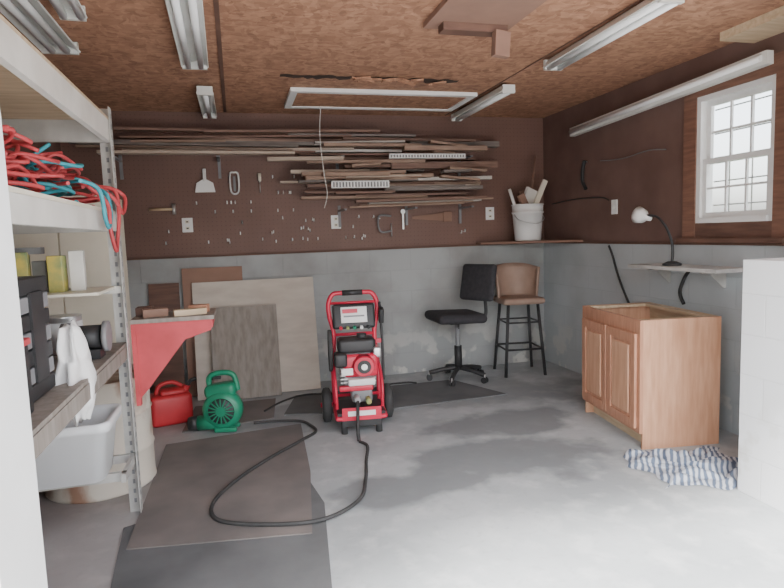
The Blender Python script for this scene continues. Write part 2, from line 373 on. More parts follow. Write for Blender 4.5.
# ------------------------------------------------------------ lumber on rack
h=empty('lumber_rack',(0,0,0))
bm=bmesh.new()
def board(x0,x1,z,hh=None,y=None,tilt=None,mi=None):
    hh=hh or random.uniform(.012,.032); y=y or random.uniform(5.18,5.38)
    a=random.uniform(-.9,.9) if tilt is None else tilt
    addbox(bm,((x0+x1)/2,y,z),(x1-x0,random.uniform(.04,.1),hh),(0,a,random.uniform(-1,1)),random.choice([0,0,1,1,2,3,3,4]) if mi is None else mi)
z=2.08
for i in range(9):
    board(-1.15+random.uniform(-.15,.4),1.0+random.uniform(-.6,.3),z); z+=random.uniform(.016,.024)
for i in range(14):
    a=.65+random.uniform(-.3,.4); board(a,min(a+random.uniform(.8,1.5),2.4),2.25-i*.034,y=random.uniform(5.18,5.36))
for i in range(16):
    a=.75+random.uniform(-.2,.6); board(a,min(a+random.uniform(.5,1.3),2.45),1.89-i*.016+.02,y=random.uniform(5.18,5.36))
for i in range(4): board(1.0+.1*i,2.1+.1*i,1.62+i*.015,.012)
board(-.9,.4,2.28,.02,tilt=.6);board(-.2,1.3,2.27,.02,tilt=-.8);board(.3,.95,2.03,.03,mi=2);board(1.35,2.4,1.86,.03,mi=4,tilt=-.5);board(.5,1.2,1.93,.03,mi=2)
board(1.6,2.5,2.18,.05,mi=3);board(1.5,2.3,2.12,.04,mi=0);board(1.4,2.45,1.98,.06,mi=1)
for i in range(8):   # short off-cuts poking out at steeper angles
    a=random.uniform(.7,2.0); board(a,a+random.uniform(.2,.45),random.uniform(1.75,2.2),.02,y=5.2,tilt=random.uniform(-7,7))
finish(bm,'boards',LW,h)
bm=bmesh.new()
for x in (-.9,-.1,.95,1.6,2.15):
    for zz in ((2.06,) if x<.6 else (2.06,1.60)):
        addbox(bm,(x,5.33,zz-.01),(.025,.33,.014)); addbox(bm,(x,5.49,zz-.06),(.025,.015,.2))
finish(bm,'rack_brackets',M['grey'],h)
def vent(x0,x1,z0,z1,y,n):
    e=empty('vent_grille'); bx('top',x0,x1,y-.01,y+.01,z1-.008,z1,M['white'],e); bx('bottom',x0,x1,y-.01,y+.01,z0,z0+.008,M['white'],e)
    bx('plate',x0,x1,y+.004,y+.008,z0,z1,M['grey'],e)
    bm=bmesh.new()
    for i in range(n+1): addbox(bm,(x0+(x1-x0)*i/n,y,(z0+z1)/2),(.012,.018,z1-z0))
    finish(bm,'slats',M['white'],e)
vent(.83,1.33,1.77,1.83,5.10,18)
vent(1.35,2.05,2.02,2.06,5.09,26)

# ------------------------------------------------------------ pegboard tools, outlets
def outlet(x,z):
    e=empty('electrical_outlet',(x,BY-.001,z)); box('plate',(0,-.004,0),(.09,.008,.125),M['white'],e,bev=.002)
    for i,dz in enumerate((-.028,.028)): box('socket_%d'%i,(0,-.009,dz),(.034,.006,.028),M['cream'],e,bev=.002); box('slots_%d'%i,(0,-.0125,dz),(.018,.002,.01),M['black'],e)
outlet(-.40,1.50); outlet(.915,1.49); outlet(2.47,1.53)
e=empty('putty_knife',(-.23,BY-.03,1.84))
prism('blade',[(-.085,-.06),(.085,-.06),(.07,.02),(.02,.05),(-.02,.05),(-.07,.02)],'y',-.003,.003,M['white'],e); box('handle',(0,0,.09),(.028,.02,.11),M['white'],e,bev=.006); cyl('hook',(0,0,.12),(0,.029,.12),.004,M['steel'],e)
e=empty('paint_scraper',(.02,BY-.03,1.85)); tube('frame',[(-.035,0,.08),(-.03,0,-.07),(.03,0,-.07),(.035,0,.08),(0,0,.1)],.008,M['white'],e,closed=True); box('blade',(0,0,0),(.02,.006,.13),M['grey'],e); cyl('hook',(0,0,.1),(0,.029,.1),.004,M['steel'],e)
e=empty('screwdriver',(.24,BY-.03,1.85)); cyl('handle',(0,0,.02),(0,0,.09),.015,M['cream'],e); cyl('shaft',(0,0,.02),(0,0,-.08),.005,M['steel'],e); cyl('hook',(0,0,.07),(0,.029,.07),.004,M['steel'],e)
e=empty('hammer',(-.60,BY-.03,1.64)); cyl('handle',(-.1,0,0),(.1,0,.0),.012,M['pine'],e); cyl('head',(.1,0,-.045),(.1,0,.045),.016,M['steel'],e); cyl('hook',(0,0,.0),(0,.029,.0),.004,M['steel'],e)
e=empty('c_clamp',(1.38,BY-.04,1.46)); tube('frame',[(.06,0,-.07),(-.05,0,-.07),(-.06,0,.07),(.06,0,.07)],.009,M['grey'],e); cyl('screw',(.06,0,-.12),(.06,0,.0),.006,M['steel'],e); cyl('hook',(-.05,0,.05),(-.05,.039,.05),.004,M['steel'],e)
e=empty('wrench',(1.56,BY-.03,1.48)); box('shank',(0,0,0),(.02,.008,.16),M['steel'],e,bev=.003); cyl('head',(0,-.006,.09),(0,.006,.09),.022,M['steel'],e); cyl('hook',(0,0,.09),(0,.029,.09),.004,M['steel'],e)
e=empty('hand_saw',(1.85,BY-.03,1.5)); prism('blade',[(-.2,.02),(.12,.05),(.12,-.03),(-.2,-.005)],'y',-.002,.002,M['cardboard'],e); box('handle',(.16,0,.01),(.09,.02,.1),M['cardboard'],e,bev=.008); cyl('hook',(.16,0,.03),(.16,.029,.03),.004,M['steel'],e)
bm=bmesh.new()
for i in range(95):
    x=random.uniform(-.75,2.25); zz=random.choice([1.34,1.42,1.52])+random.uniform(-.02,.02)
    if x<.55 and random.random()<.5: zz=random.choice([1.6,1.68,1.76,1.9])
    if min(abs(x+.40),abs(x-.915),abs(x-2.46))<.08 or 1.28<x<2.08 or (x>-.75 and x<-.45 and zz>1.55) or (zz>1.72 and x>-.35 and x<.3): continue
    addcyl(bm,(x,BY,zz),(x,BY-.03,zz),.005,seg=6); addcyl(bm,(x,BY-.03,zz-.003),(x,BY-.035,zz+.022),.006,seg=6)
finish(bm,'pegboard_hooks',M['white'])
tube('hanging_wire',[(.76,5.08,2.465),(.74,5.07,2.2),(.76,5.07,1.9),(.78,5.07,1.72),(.75,5.07,1.6)],.004,M['offwhite'])
tube('wall_cable',[(RX-.02,5.3,1.60),(RX-.02,4.9,1.62),(RX-.02,4.5,1.61),(RX-.02,4.38,1.58)],.006,M['rubber'])
tube('wall_cable.001',[(RX-.02,4.5,1.92),(RX-.02,4.2,1.90),(RX-.02,3.9,1.92),(RX-.02,3.7,1.9)],.004,M['grey'])
e=empty('hanging_clamp',(RX-.03,4.72,1.82)); tube('jaw',[(0,0,.13),(0,.03,.05),(0,.03,-.05),(0,-.02,-.12)],.016,M['black'],e); cyl('peg',(0,0,.12),(.03,0,.12),.005,M['steel'],e)

# ------------------------------------------------------------ corner shelf + bucket
e=empty('corner_shelf'); prism('board',[(2.30,BY-.056),(2.30,BY-.16),(2.75,5.0),(RX-.046,4.72),(RX-.046,BY-.056)],'z',LZ+.014,LZ+.034,M['trimwood'],e)
e=empty('paint_bucket',(2.75,5.24,LZ+.036))
lathe('pail',[(.12,0),(.125,.01),(.145,.26),(.152,.26),(.152,.28),(.146,.28),(.149,.34),(.155,.34),(.155,.35),(.141,.35),(.117,.015),(.0,.015)],M['white'],e)
tube('bail_handle',[(-.15,0,.27),(-.13,-.08,.20),(0,-.16,.16),(.13,-.08,.20),(.15,0,.27)],.003,M['steel'],e)
cyl('stick_1',(-.05,0,.1),(-.18,.02,.50),.016,M['white'],e); cyl('stick_2',(.02,.03,.1),(.12,.06,.82),.01,M['cardboard'],e)
box('cardboard_piece',(.02,.0,.42),(.13,.03,.16),M['offwhite'],e,(8,20,15)); box('foam_brush',(-.06,-.03,.38),(.07,.03,.14),M['cardboard'],e,(0,-25,0)); box('scrap_1',(.12,-.02,.44),(.05,.02,.30),M['cream'],e,(0,25,0))
box('scrap_2',(.0,.05,.40),(.09,.02,.18),M['cardboard'],e,(0,-10,0))

# ------------------------------------------------------------ boards leaning on back wall
def lean(name,x0,x1,hh,yb,m,th=.015,yt=None):
    yt=yt or BY-.06
    ang=math.degrees(math.asin(min(1,(yt-yb)/hh)))
    return box(name,((x0+x1)/2,(yb+yt)/2,hh/2*math.cos(R(ang))+th*.5),(x1-x0,th,hh),m,None,(-ang,0,0))
lean('hardboard_sheet',-.47,.04,1.12,5.33,M['cardboard'],yt=5.43)
lean('plywood_sheet',-.39,.66,1.01,5.18,M['ply'],yt=5.385)
lean('weathered_board',-.25,.31,.79,5.09,M['greyboard'],yt=5.25)
lean('scrap_board',-.75,-.5,1.0,5.33,M['darkwood'],yt=5.43)

# ------------------------------------------------------------ office chair
e=empty('office_chair',(1.92,5.03,0),0)
rbox('seat',(-.02,0,.59),(.46,.46,.085),M['fabric'],e,(0,2,0),.041)
box('seat_plate',(0,0,.54),(.2,.2,.02),M['black'],e)
rbox('backrest',(.22,.02,.89),(.065,.38,.34),M['fabric'],e,(0,12,28),.032)
tube('back_bar',[(.05,.0,.54),(.22,.01,.53),(.29,.02,.59),(.28,.02,.76),(.25,.02,.88)],.016,M['black'],e)
cyl('gas_column',(0,0,.12),(0,0,.54),.022,M['grey'],e); cyl('column_shroud',(0,0,.12),(0,0,.32),.034,M['black'],e)
tube('lever',[(0,-.02,.53),(-.05,-.15,.52),(-.08,-.24,.52)],.007,M['black'],e)
for i in range(5):
    a=2*math.pi*i/5+.35; cx,cy=math.cos(a),math.sin(a)
    tube('leg_%d'%(i+1),[(0,0,.115),(.14*cx,.14*cy,.10),(.27*cx,.27*cy,.072)],.021,M['black'],e,smooth=4)
    cyl('caster_stem_%d'%(i+1),(.27*cx,.27*cy,.04),(.27*cx,.27*cy,.08),.008,M['steel'],e,seg=10)
    for s in (-1,1): cyl('caster_%d_%d'%(i+1,s+1),(.27*cx-cy*.006*s,.27*cy+cx*.006*s,.027),(.27*cx-cy*.024*s,.27*cy+cx*.024*s,.027),.027,M['black'],e,seg=16)

# ------------------------------------------------------------ bar stool
e=empty('bar_stool',(2.56,5.08,0),-8)
rbox('seat',(0,0,.70),(.40,.38,.06),M['tan'],e,None,.028)
bm=bmesh.new(); rows=[]
for k in range(9):
    t=k/8; row=[]
    for i in range(25):
        a=math.pi*(i/24)*1.06-.03*math.pi
        rr=.19+.03*t; row.append(bm.verts.new((rr*math.cos(a),(.02+.17*math.sin(a))*(1+.12*t),.67+t*(.37-.04*abs(math.cos(a))**3))))
    rows.append(row)
for a,b_ in zip(rows,rows[1:]):
    for i in range(24): bm.faces.new((a[i],a[i+1],b_[i+1],b_[i]))
o=finish(bm,'back_shell',M['tan'],e,True); md=o.modifiers.new('s','SOLIDIFY'); md.thickness=.022
for i,(sx,sy) in enumerate(((-1,-1),(1,-1),(1,1),(-1,1))):
    tube('leg_%d'%(i+1),[(sx*.14,sy*.13,.68),(sx*.19,sy*.18,.0)],.015,M['black'],e,smooth=0)
d=.172;d2=.162;zz=.25
tube('foot_rail',[(-d,-d2,zz),(d,-d2,zz),(d,d2,zz),(-d,d2,zz)],.010,M['black'],e,smooth=0,closed=True)
tube('upper_rail',[(-.155,-.145,.5),(.155,-.145,.5),(.155,.145,.5),(-.155,.145,.5)],.008,M['black'],e,smooth=0,closed=True)

# ------------------------------------------------------------ pressure washer
e=empty('pressure_washer',(.79,4.10,0),-6); e.scale=(1.0,.97,.965)
Rd=M['red']
tube('handle_frame',[(-.165,.10,.13),(-.165,.13,.40),(-.150,.15,.66),(-.175,.16,.80),(-.178,.17,.90),(-.145,.175,.965),(-.09,.178,.975),(.09,.178,.975),(.145,.175,.965),(.178,.17,.90),(.175,.16,.80),(.150,.15,.66),(.165,.13,.40),(.165,.10,.13)],.017,Rd,e,seg=10)
tube('base_frame',[(-.165,.12,.13),(-.165,-.18,.12),(-.13,-.22,.115),(.13,-.22,.115),(.165,-.18,.12),(.165,.12,.13)],.017,Rd,e,seg=10)
tube('front_hoop',[(-.16,-.10,.12),(-.165,-.10,.30),(-.165,.02,.42),(-.16,.13,.45)],.012,Rd,e); tube('front_hoop_2',[(.16,-.10,.12),(.165,-.10,.30),(.165,.02,.42),(.16,.13,.45)],.012,Rd,e)
cyl('cross_bar_1',(-.15,.15,.66),(.15,.15,.66),.012,Rd,e); cyl('cross_bar_2',(-.165,.1,.2),(.165,.1,.2),.012,Rd,e); cyl('cross_bar_3',(-.17,.165,.90),(.17,.165,.90),.010,Rd,e)
cyl('grip',(-.075,.178,.975),(.075,.178,.975),.021,M['black'],e)
rbox('control_panel',(0,.12,.80),(.31,.05,.19),M['black'],e,(-14,0,0),.02)
rbox('panel_label',(0,.092,.815),(.19,.008,.12),M['white'],e,(-14,0,0),.003); box('panel_label_red',(-.03,.084,.845),(.11,.006,.03),Rd,e,(-14,0,0)); box('panel_text_1',(.0,.086,.805),(.15,.008,.012),M['grey'],e,(-14,0,0)); box('panel_text_2',(.0,.092,.78),(.15,.008,.012),M['grey'],e,(-14,0,0))
for i in range(5): cyl('nozzle_%d'%i,(-.10+.05*i,.09,.725),(-.10+.05*i,.055,.718),.012,[M['red'],M['yellow'],M['green'],M['white'],M['black']][i],e,seg=12)
rbox('fuel_tank',(0,.02,.60),(.27,.17,.11),M['black'],e,None,.03); cyl('fuel_cap',(.04,.0,.65),(.04,.0,.685),.035,M['black'],e)
rbox('engine_block',(.0,.03,.42),(.21,.20,.26),M['grey'],e,None,.02)
bm=bmesh.new()
for i in range(7): addbox(bm,(.0,.03,.34+i*.026),(.25,.22,.007))
finish(bm,'cooling_fins',M['steel'],e)
rbox('engine_shroud',(.02,-.03,.46),(.25,.12,.17),Rd,e,None,.03)
cyl('recoil_cover',(.04,-.08,.46),(.04,-.13,.46),.085,Rd,e,r1=.07); cyl('recoil_grille',(.04,-.13,.46),(.04,-.137,.46),.048,M['black'],e); cyl('recoil_hub',(.04,-.137,.46),(.04,-.142,.46),.022,M['steel'],e)
rbox('air_filter',(-.12,-.05,.51),(.09,.14,.10),M['black'],e,None,.02); rbox('muffler',(.14,-.02,.55),(.06,.12,.08),M['steel'],e,None,.015)
rbox('engine_sticker',(-.08,-.125,.43),(.08,.01,.05),M['white'],e,None,.004)
rbox('pump',(.02,-.03,.24),(.15,.14,.10),M['grey'],e,None,.02); cyl('pump_outlet',(-.02,-.10,.24),(-.02,-.19,.23),.02,M['steel'],e); cyl('pump_inlet',(.06,-.10,.22),(.06,-.17,.21),.018,M['yellow'],e)
rbox('engine_label',(.02,-.10,.345),(.19,.05,.05),M['white'],e,None,.01); rbox('engine_lower_red',(-.02,-.09,.30),(.24,.05,.04),Rd,e,None,.01)
box('deck',(0,-.05,.145),(.33,.36,.02),M['black'],e); box('front_plate',(0,-.235,.15),(.27,.012,.09),Rd,e); box('plate_lettering',(0,-.243,.155),(.19,.004,.035),M['white'],e); box('front_plate_low',(0,-.232,.085),(.27,.012,.05),M['black'],e)
for i,s in enumerate((-1,1)):
    cyl('foot_%d'%i,(s*.12,-.2,0),(s*.12,-.2,.11),.022,M['rubber'],e)
    lathe('wheel_%d'%i,[(.04,-.03),(.10,-.034),(.128,-.022),(.132,0),(.128,.022),(.10,.034),(.04,.03)],M['rubber'],e,(s*.225,.11,.132),(0,90,0))
    lathe('rim_%d'%i,[(.0,-.036),(.08,-.034),(.088,-.026),(.088,.026),(.08,.034),(.0,.036)],M['grey'],e,(s*.225,.11,.132),(0,90,0)); cyl('axle_cap_%d'%i,(s*.225-.045,.11,.132),(s*.225+.045,.11,.132),.018,Rd,e)
cyl('axle',(-.21,.11,.132),(.21,.11,.132),.01,M['steel'],e)
tube('spray_wand',[(.20,.10,.30),(.205,.12,.55),(.20,.14,.78),(.19,.10,.90)],.010,M['black'],e); box('wand_hook',(.185,.13,.6),(.05,.02,.03),Rd,e); rbox('spray_trigger',(.20,.10,.80),(.035,.06,.12),M['black'],e,(20,0,0),.01)
bm=bmesh.new()
for k in range(3): addtube(bm,[(-.19+.006*k,.05+.09*math.cos(a*math.pi/4),.56+.15*math.sin(a*math.pi/4)) for a in range(8)],.009,closed=True)
finish(bm,'coiled_hose',M['rubber'],e)
tube('outlet_hose',[(-.02,-.18,.225),(-.03,-.27,.17),(-.04,-.34,.07),(-.04,-.40,.012)],.012,M['rubber'],e)

tube('garden_hose',[(.71,3.70,.012),(.74,3.60,.012),(.68,3.36,.012),(.62,3.10,.012),(.53,2.85,.016),(.32,2.69,.022),(.05,2.73,.022),(-.16,2.85,.022),(-.19,3.05,.022),(-.08,3.3,.022),(.12,3.58,.022),(.34,3.83,.022),(.46,4.00,.014),(.44,4.16,.012),(.38,4.28,.012),(.22,4.34,.012),(.05,4.36,.012)],.010,M['rubber'],seg=10,smooth=10)
tube('extension_cord_black',[(.14,4.62,.017),(.30,4.85,.017),(.5,4.98,.017),(.75,4.90,.02),(.98,4.86,.02),(1.2,5.02,.02),(1.42,5.05,.017),(1.5,5.0,.017)],.008,M['rubber'])
def mat_poly(name,pts,z0,z1,m): return prism(name,pts,'z',z0,z1,m)
mat_poly('rubber_floor_mat',[(-.53,4.10),(.38,4.22),(.34,3.32),(.26,2.60),(-.55,2.72)],.0065,.012,M['mat1'])
mat_poly('rubber_floor_mat.001',[(-.60,2.95),(.30,3.35),(.36,2.9),(.26,1.95),(-.52,1.9)],.0005,.006,M['mat2'])
mat_poly('rubber_floor_mat.002',[(.28,4.50),(.42,5.02),(1.85,5.02),(2.10,4.40),(.95,4.34)],.0005,.009,M['mat2'])
mat_poly('rubber_floor_mat.003',[(-.45,4.35),(.2,4.45),(.25,5.0),(-.4,5.0)],.0005,.008,M['mat1'])

# ------------------------------------------------------------ leaf blower, gas can
e=empty('leaf_blower',(-.19,4.30,.009),-12); e.scale=(1.12,1.12,1.12)
Gn=M['green']
lathe('fan_housing',[(.0,-.055),(.10,-.055),(.122,-.035),(.126,0),(.122,.035),(.10,.055),(.0,.055)],Gn,e,(.03,0,.135),(90,0,0))
lathe('intake_guard',[(.0,-.006),(.078,-.006),(.082,0),(.0,.0)],M['black'],e,(.03,-.056,.135),(-90,0,0))
bm=bmesh.new()
for k in range(8):
    a=k*math.pi/8; addbox(bm,(.03,-.064,.135),(.16,.004,.008),(0,math.degrees(a),0))
finish(bm,'intake_spokes',Gn,e)
cyl('intake_hub',(.03,-.06,.135),(.03,-.072,.135),.03,Gn,e)
cyl('nozzle',(.02,0,.055),(-.13,.0,.05),.050,Gn,e,r1=.047); cyl('nozzle_tip',(-.13,0,.05),(-.19,.0,.048),.050,M['black'],e,r1=.042); cyl('nozzle_mouth',(-.1901,0,.048),(-.193,.0,.048),.034,M['rubber'],e)
rbox('motor_body',(.02,.02,.255),(.20,.12,.09),Gn,e,(0,-6,0),.035); cyl('motor_cap',(.03,.05,.135),(.03,.12,.135),.075,M['black'],e,r1=.06)
tube('handle',[(-.05,0.02,.27),(-.05,0.02,.335),(.01,0.02,.365),(.10,0.02,.35),(.125,0.02,.25)],.018,Gn,e)
rbox('trigger',(0,0.02,.335),(.05,.02,.02),M['black'],e,None,.005)
for i,s in enumerate((-1,1)): rbox('foot_%d'%i,(.05,s*.05,.015),(.14,.03,.03),Gn,e,None,.008)
e=empty('gas_can',(-.55,4.64,.0),15)
rbox('body',(0,0,.115),(.30,.20,.23),M['redpl'],e,None,.035); rbox('shoulder',(.02,0,.235),(.18,.13,.05),M['redpl'],e,None,.02)
tube('handle',[(-.10,0,.21),(-.07,0,.29),(.02,0,.31),(.09,0,.27)],.016,M['redpl'],e); cyl('neck',(.10,0,.2),(.13,0,.27),.028,M['redpl'],e); tube('spout',[(.13,0,.26),(.16,0,.30),(.20,0,.31)],.014,M['black'],e)

# ------------------------------------------------------------ oak vanity cabinet
P0=Vector((2.41,3.77,0));P1=Vector((2.30,2.99,0)); d=(P1-P0); W=d.length; ang=math.atan2(d.y,d.x)
e=empty('vanity_cabinet',P0); e.rotation_euler=(0,0,ang)
D=.52;H=.795;O=M['oak']
bx('side_far',0,.018,.02,D,.0,H,M['oakpanel'],e); bx('side_near',W-.018,W,.02,D,0,H,M['oakpanel'],e)
bx('back',.018,W-.018,D-.01,D,.0,H,M['pine'],e); bx('bottom',.018,W-.018,.02,D-.01,.10,.118,M['pine'],e)
bx('toe_kick',.018,W-.018,.075,.09,0,.10,M['pine'],e)
bx('frame_top',.0,W,0,.02,H-.10,H,O,e); bx('frame_bottom',0,W,0,.02,.10,.145,O,e)
bx('frame_left',0,.045,0,.02,.145,H-.10,O,e); bx('frame_right',W-.045,W,0,.02,.145,H-.10,O,e); bx('frame_mid',W/2-.02,W/2+.02,0,.02,.145,H-.10,O,e)
bx('top_rail_back',.018,W-.018,D-.07,D-.011,H-.02,H-.001,M['pine'],e); bx('top_rail_l',.019,.06,.02,D-.07,H-.02,H-.001,M['pine'],e); bx('top_rail_r',W-.06,W-.019,.02,D-.07,H-.02,H-.001,M['pine'],e)
for i,(a,b_) in enumerate(((.03,W/2-.006),(W/2+.006,W-.03))):
    z0,z1=.125,H-.085; s=.055
    bx('door_%d_stile_a'%i,a,a+s,-.019,-.001,z0,z1,O,e,.003); bx('door_%d_stile_b'%i,b_-s,b_,-.019,-.001,z0,z1,O,e,.003)
    bx('door_%d_rail_b'%i,a+s,b_-s,-.019,-.001,z0,z0+s,O,e); bx('door_%d_rail_t'%i,a+s,b_-s,-.019,-.001,z1-s,z1,O,e)
    bx('door_%d_field'%i,a+s,b_-s,-.010,-.001,z0+s,z1-s,O,e)
    box('door_%d_raised'%i,((a+b_)/2,-.013,(z0+z1)/2),(b_-a-2*s-.04,.014,z1-z0-2*s-.04),M['oakpanel'],e,bev=.006)
bm=bmesh.new(); nx,ny=70,60
gv=[]
for j in range(ny+1):
    row=[]
    for i in range(nx+1):
        u=i/nx;v=j/ny
        x=(u-.5)*.62+.05*math.sin(v*7)+.02*math.sin(v*19);y=(v-.5)*.50+.04*math.sin(u*9)+.015*math.sin(u*23)
        if u+v>1.55: x-=.12*(u+v-1.55)
        ed=min(u,1-u,v,1-v)*6; ed=min(ed,1)
        zz=.004+.07*ed*abs(mn.noise(Vector((u*3.2,v*5.5,1.3))))+.04*ed*abs(mn.noise(Vector((u*9,v*9,4))))
        row.append(bm.verts.new((x,y,zz)))
    gv.append(row)
for j in range(ny):
    for i in range(nx): bm.faces.new((gv[j][i],gv[j][i+1],gv[j+1][i+1],gv[j+1][i]))
o=finish(bm,'striped_drop_cloth',M['stripe'],None,True); o.location=(2.42,2.66,0); o.rotation_euler=(0,0,R(-12))

# ------------------------------------------------------------ wall shelf + desk lamp
e=empty('wall_shelf')
bx('board',2.78,RX-.031,2.93,3.76,1.055,1.078,M['metal'],e); 
for i,y in enumerate((3.12,3.62)):
    bx('bracket_arm_%d'%i,2.84,RX-.031,y-.012,y+.012,1.04,1.055,M['metal'],e); prism('bracket_web_%d'%i,[(RX-.031,1.04),(RX-.031,.94),(RX-.05,.94),(2.92,1.03),(2.92,1.04)],'y',y-.003,y+.003,M['metal'],e)
e=empty('desk_lamp',(2.88,3.42,1.079))
lathe('base',[(.0,0),(.06,0),(.062,.012),(.03,.028),(.0,.03)],M['black'],e)
tube('gooseneck',[(0,0,.02),(0,.0,.14),(-.01,.05,.26),(-.02,.13,.335),(-.03,.22,.35)],.009,M['black'],e)
lathe('shade',[(.0,-.09),(.018,-.088),(.025,-.05),(.05,-.02),(.062,.03),(.058,.03),(.045,-.015),(.0,-.02)],M['white'],e,(-.035,.28,.35),(-75,0,10))
lathe('bulb',[(0,-.01),(.025,.0),(.03,.02),(.02,.038),(0,.042)],M['tube'],e,(-.035,.285,.35),(-75,0,10))
tube('power_cable',[(RX-.052,4.33,1.20),(RX-.052,4.28,1.12),(RX-.052,4.20,.95),(RX-.052,4.07,.75),(RX-.052,4.01,.70)],.009,M['rubber'])
tube('power_cable.001',[(RX-.055,3.42,1.03),(RX-.055,3.46,.98),(RX-.055,3.50,.88),(RX-.055,3.46,.80)],.012,M['rubber'])
e=empty('light_switch',(RX-.001,4.32,1.52)); box('plate',(-.005,0,0),(.01,.075,.12),M['white'],e,bev=.002); box('toggle',(-.014,0,0),(.012,.012,.025),M['white'],e)

# ------------------------------------------------------------ shelving unit left
e=empty('steel_shelving_unit')
SX,BX_=-.54,-1.12; SY0,SY1=1.50,3.13; TZ=2.0
G=M['metal']
def post(n,x,y,sx,sy):
    bm=bmesh.new(); t=.004; w_=.058
    addbox(bm,(x,y+sy*w_/2,TZ/2),(t,w_,TZ)); addbox(bm,(x+sx*w_/2,y,TZ/2),(w_,t,TZ))
    zz=.06
    while zz<TZ-.03:
        addbox(bm,(x+sx*w_/2,y,zz),(.012,t*1.6,.022),mi=1); addbox(bm,(x,y+sy*w_/2,zz),(t*1.6,.012,.022),mi=1); zz+=.05
    finish(bm,n,[G,M['grey']],e)
post('post_front_far',SX,SY1,-1,-1); post('post_back_far',BX_,SY1,1,-1); post('post_front_near',SX,SY0,-1,1); post('post_back_near',BX_,SY0,1,1)
for i,(zz,bh) in enumerate(((.86,.06),(1.50,.08),(1.94,.10))):
    bx('beam_front_%d'%i,SX-.03,SX-.005,SY0+.01,SY1-.01,zz-bh,zz,M['offwhite'] if i else M['greyboard'],e); bx('beam_back_%d'%i,BX_+.005,BX_+.03,SY0+.01,SY1-.01,zz-bh,zz,G,e)
    bx('beam_end_%d'%i,BX_+.03,SX-.03,SY1-.035,SY1-.01,zz-bh,zz,G,e)
    bx('shelf_%d'%i,BX_+.01,SX-.008,SY0+.01,SY1-.01,zz+.001,zz+.016,[M['greyboard'],M['cream'],M['pine']][i],e)
bx('beam_end_low',BX_+.01,SX-.01,SY1-.03,SY1-.006,.27,.31,G,e)
bx('beam_end_low2',BX_+.01,SX-.01,2.86,2.885,.27,.31,G,e); bx('beam_low_front',SX-.03,SX-.01,2.84,SY1-.03,.27,.31,G,e)
bx('beam_end_mid',BX_+.01,SX-.01,SY1-.03,SY1-.006,1.12,1.155,M['offwhite'],e)
bx('shelf_board_small',BX_+.04,SX-.04,2.75,SY1-.03,1.143,1.155,M['cream'],e)
bm=bmesh.new()
def heap(bm,cx,cy,z,n,mi,rx=.11,ry=.2):
    pts=[]
    for i in range(n*6):
        a=i*math.pi/3+random.uniform(-.25,.25)
        pts.append((cx+rx*math.cos(a)*random.uniform(.5,1.1),cy+ry*math.sin(a)*random.uniform(.5,1.1),z+.012+.12*i/(n*6)*random.uniform(.4,1.4)))
    addtube(bm,pts,.0072,seg=7,smooth=5,mi=mi)
heap(bm,-.70,2.1,1.517,4,0);heap(bm,-.70,2.55,1.517,4,1);heap(bm,-.70,2.9,1.517,4,0,.12,.17);heap(bm,-.68,2.35,1.57,4,0);heap(bm,-.70,2.75,1.59,4,0);heap(bm,-.66,2.5,1.59,2,1);heap(bm,-.72,2.15,1.60,4,0,.1,.12)
heap(bm,-.9,2.9,1.517,4,0);heap(bm,-.72,2.0,1.62,4,0,.1,.1)
addtube(bm,[(-.60,2.95,1.62),(-.52,2.95,1.60),(-.505,2.93,1.50),(-.51,2.88,1.38),(-.505,2.80,1.33),(-.51,2.74,1.42),(-.515,2.74,1.53),(-.58,2.72,1.60)],.0085,mi=0)
addtube(bm,[(-.60,2.60,1.62),(-.52,2.62,1.58),(-.51,2.66,1.46),(-.51,2.72,1.43),(-.51,2.78,1.50),(-.53,2.8,1.58),(-.60,2.84,1.6)],.0085,mi=1)
addtube(bm,[(-.64,3.0,1.58),(-.56,3.05,1.62),(-.50,3.08,1.58),(-.50,3.0,1.50),(-.515,2.9,1.56),(-.58,2.85,1.62)],.0085,mi=0)
finish(bm,'extension_cords',[M['redcord'],M['teal']])
e=empty('tool_case',(-.70,2.08,.878))
for i in range(7): box('drawer_%d'%i,(0,0,.03+i*.055),(.15,.28,.05),M['grey'] if i%2 else M['black'],e,bev=.004)
box('drawer_pull',(.079,0,.2),(.008,.12,.28),M['black'],e)
e=empty('storage_box',(-.69,1.81,.878)); box('body',(0,0,.10),(.18,.2,.2),M['black'],e,bev=.006); box('lid',(0,0,.21),(.19,.21,.02),M['redold'],e,bev=.004)
e=empty('supply_packages',(-.93,3.0,1.156))
for i in range(6): 
    box('package_%d'%i,(-.12+i*.07,-.10+.05*(i%2),.07+.01*(i%3)),(.06,.08,.14+.02*(i%3)),[M['cream'],M['black'],M['yellow'],M['grey'],M['yellow'],M['offwhite']][i],e,(0,0,8*(i%3)-8),bev=.004)
box('package_flat',(0,-.07,.185),(.2,.07,.03),M['grey'],e,(0,0,6))
e=empty('paint_can',(-.78,2.95,.878)); lathe('can',[(0,0),(.075,0),(.078,.005),(.078,.16),(.08,.165),(.07,.165),(.0,.16)],M['steel'],e); lathe('label',[(.079,.02),(.0795,.02),(.0795,.14),(.079,.14)],M['white'],e)
e=empty('coffee_can',(-.95,2.95,.878)); lathe('can',[(0,0),(.06,0),(.062,.005),(.062,.15),(.0,.15)],M['redold'],e); lathe('lid',[(0,.15),(.064,.15),(.064,.165),(0,.165)],M['cream'],e)
e=empty('bench_grinder',(-.64,2.74,.878)); cyl('motor',(-.05,0,.09),(.06,0,.09),.05,M['black'],e); cyl('wheel_1',(-.09,0,.09),(-.06,0,.09),.065,M['grey'],e); cyl('wheel_2',(.07,0,.09),(.09,0,.09),.065,M['grey'],e); box('foot',(0,0,.02),(.12,.1,.04),M['black'],e)
bm=bmesh.new(); rg=[]
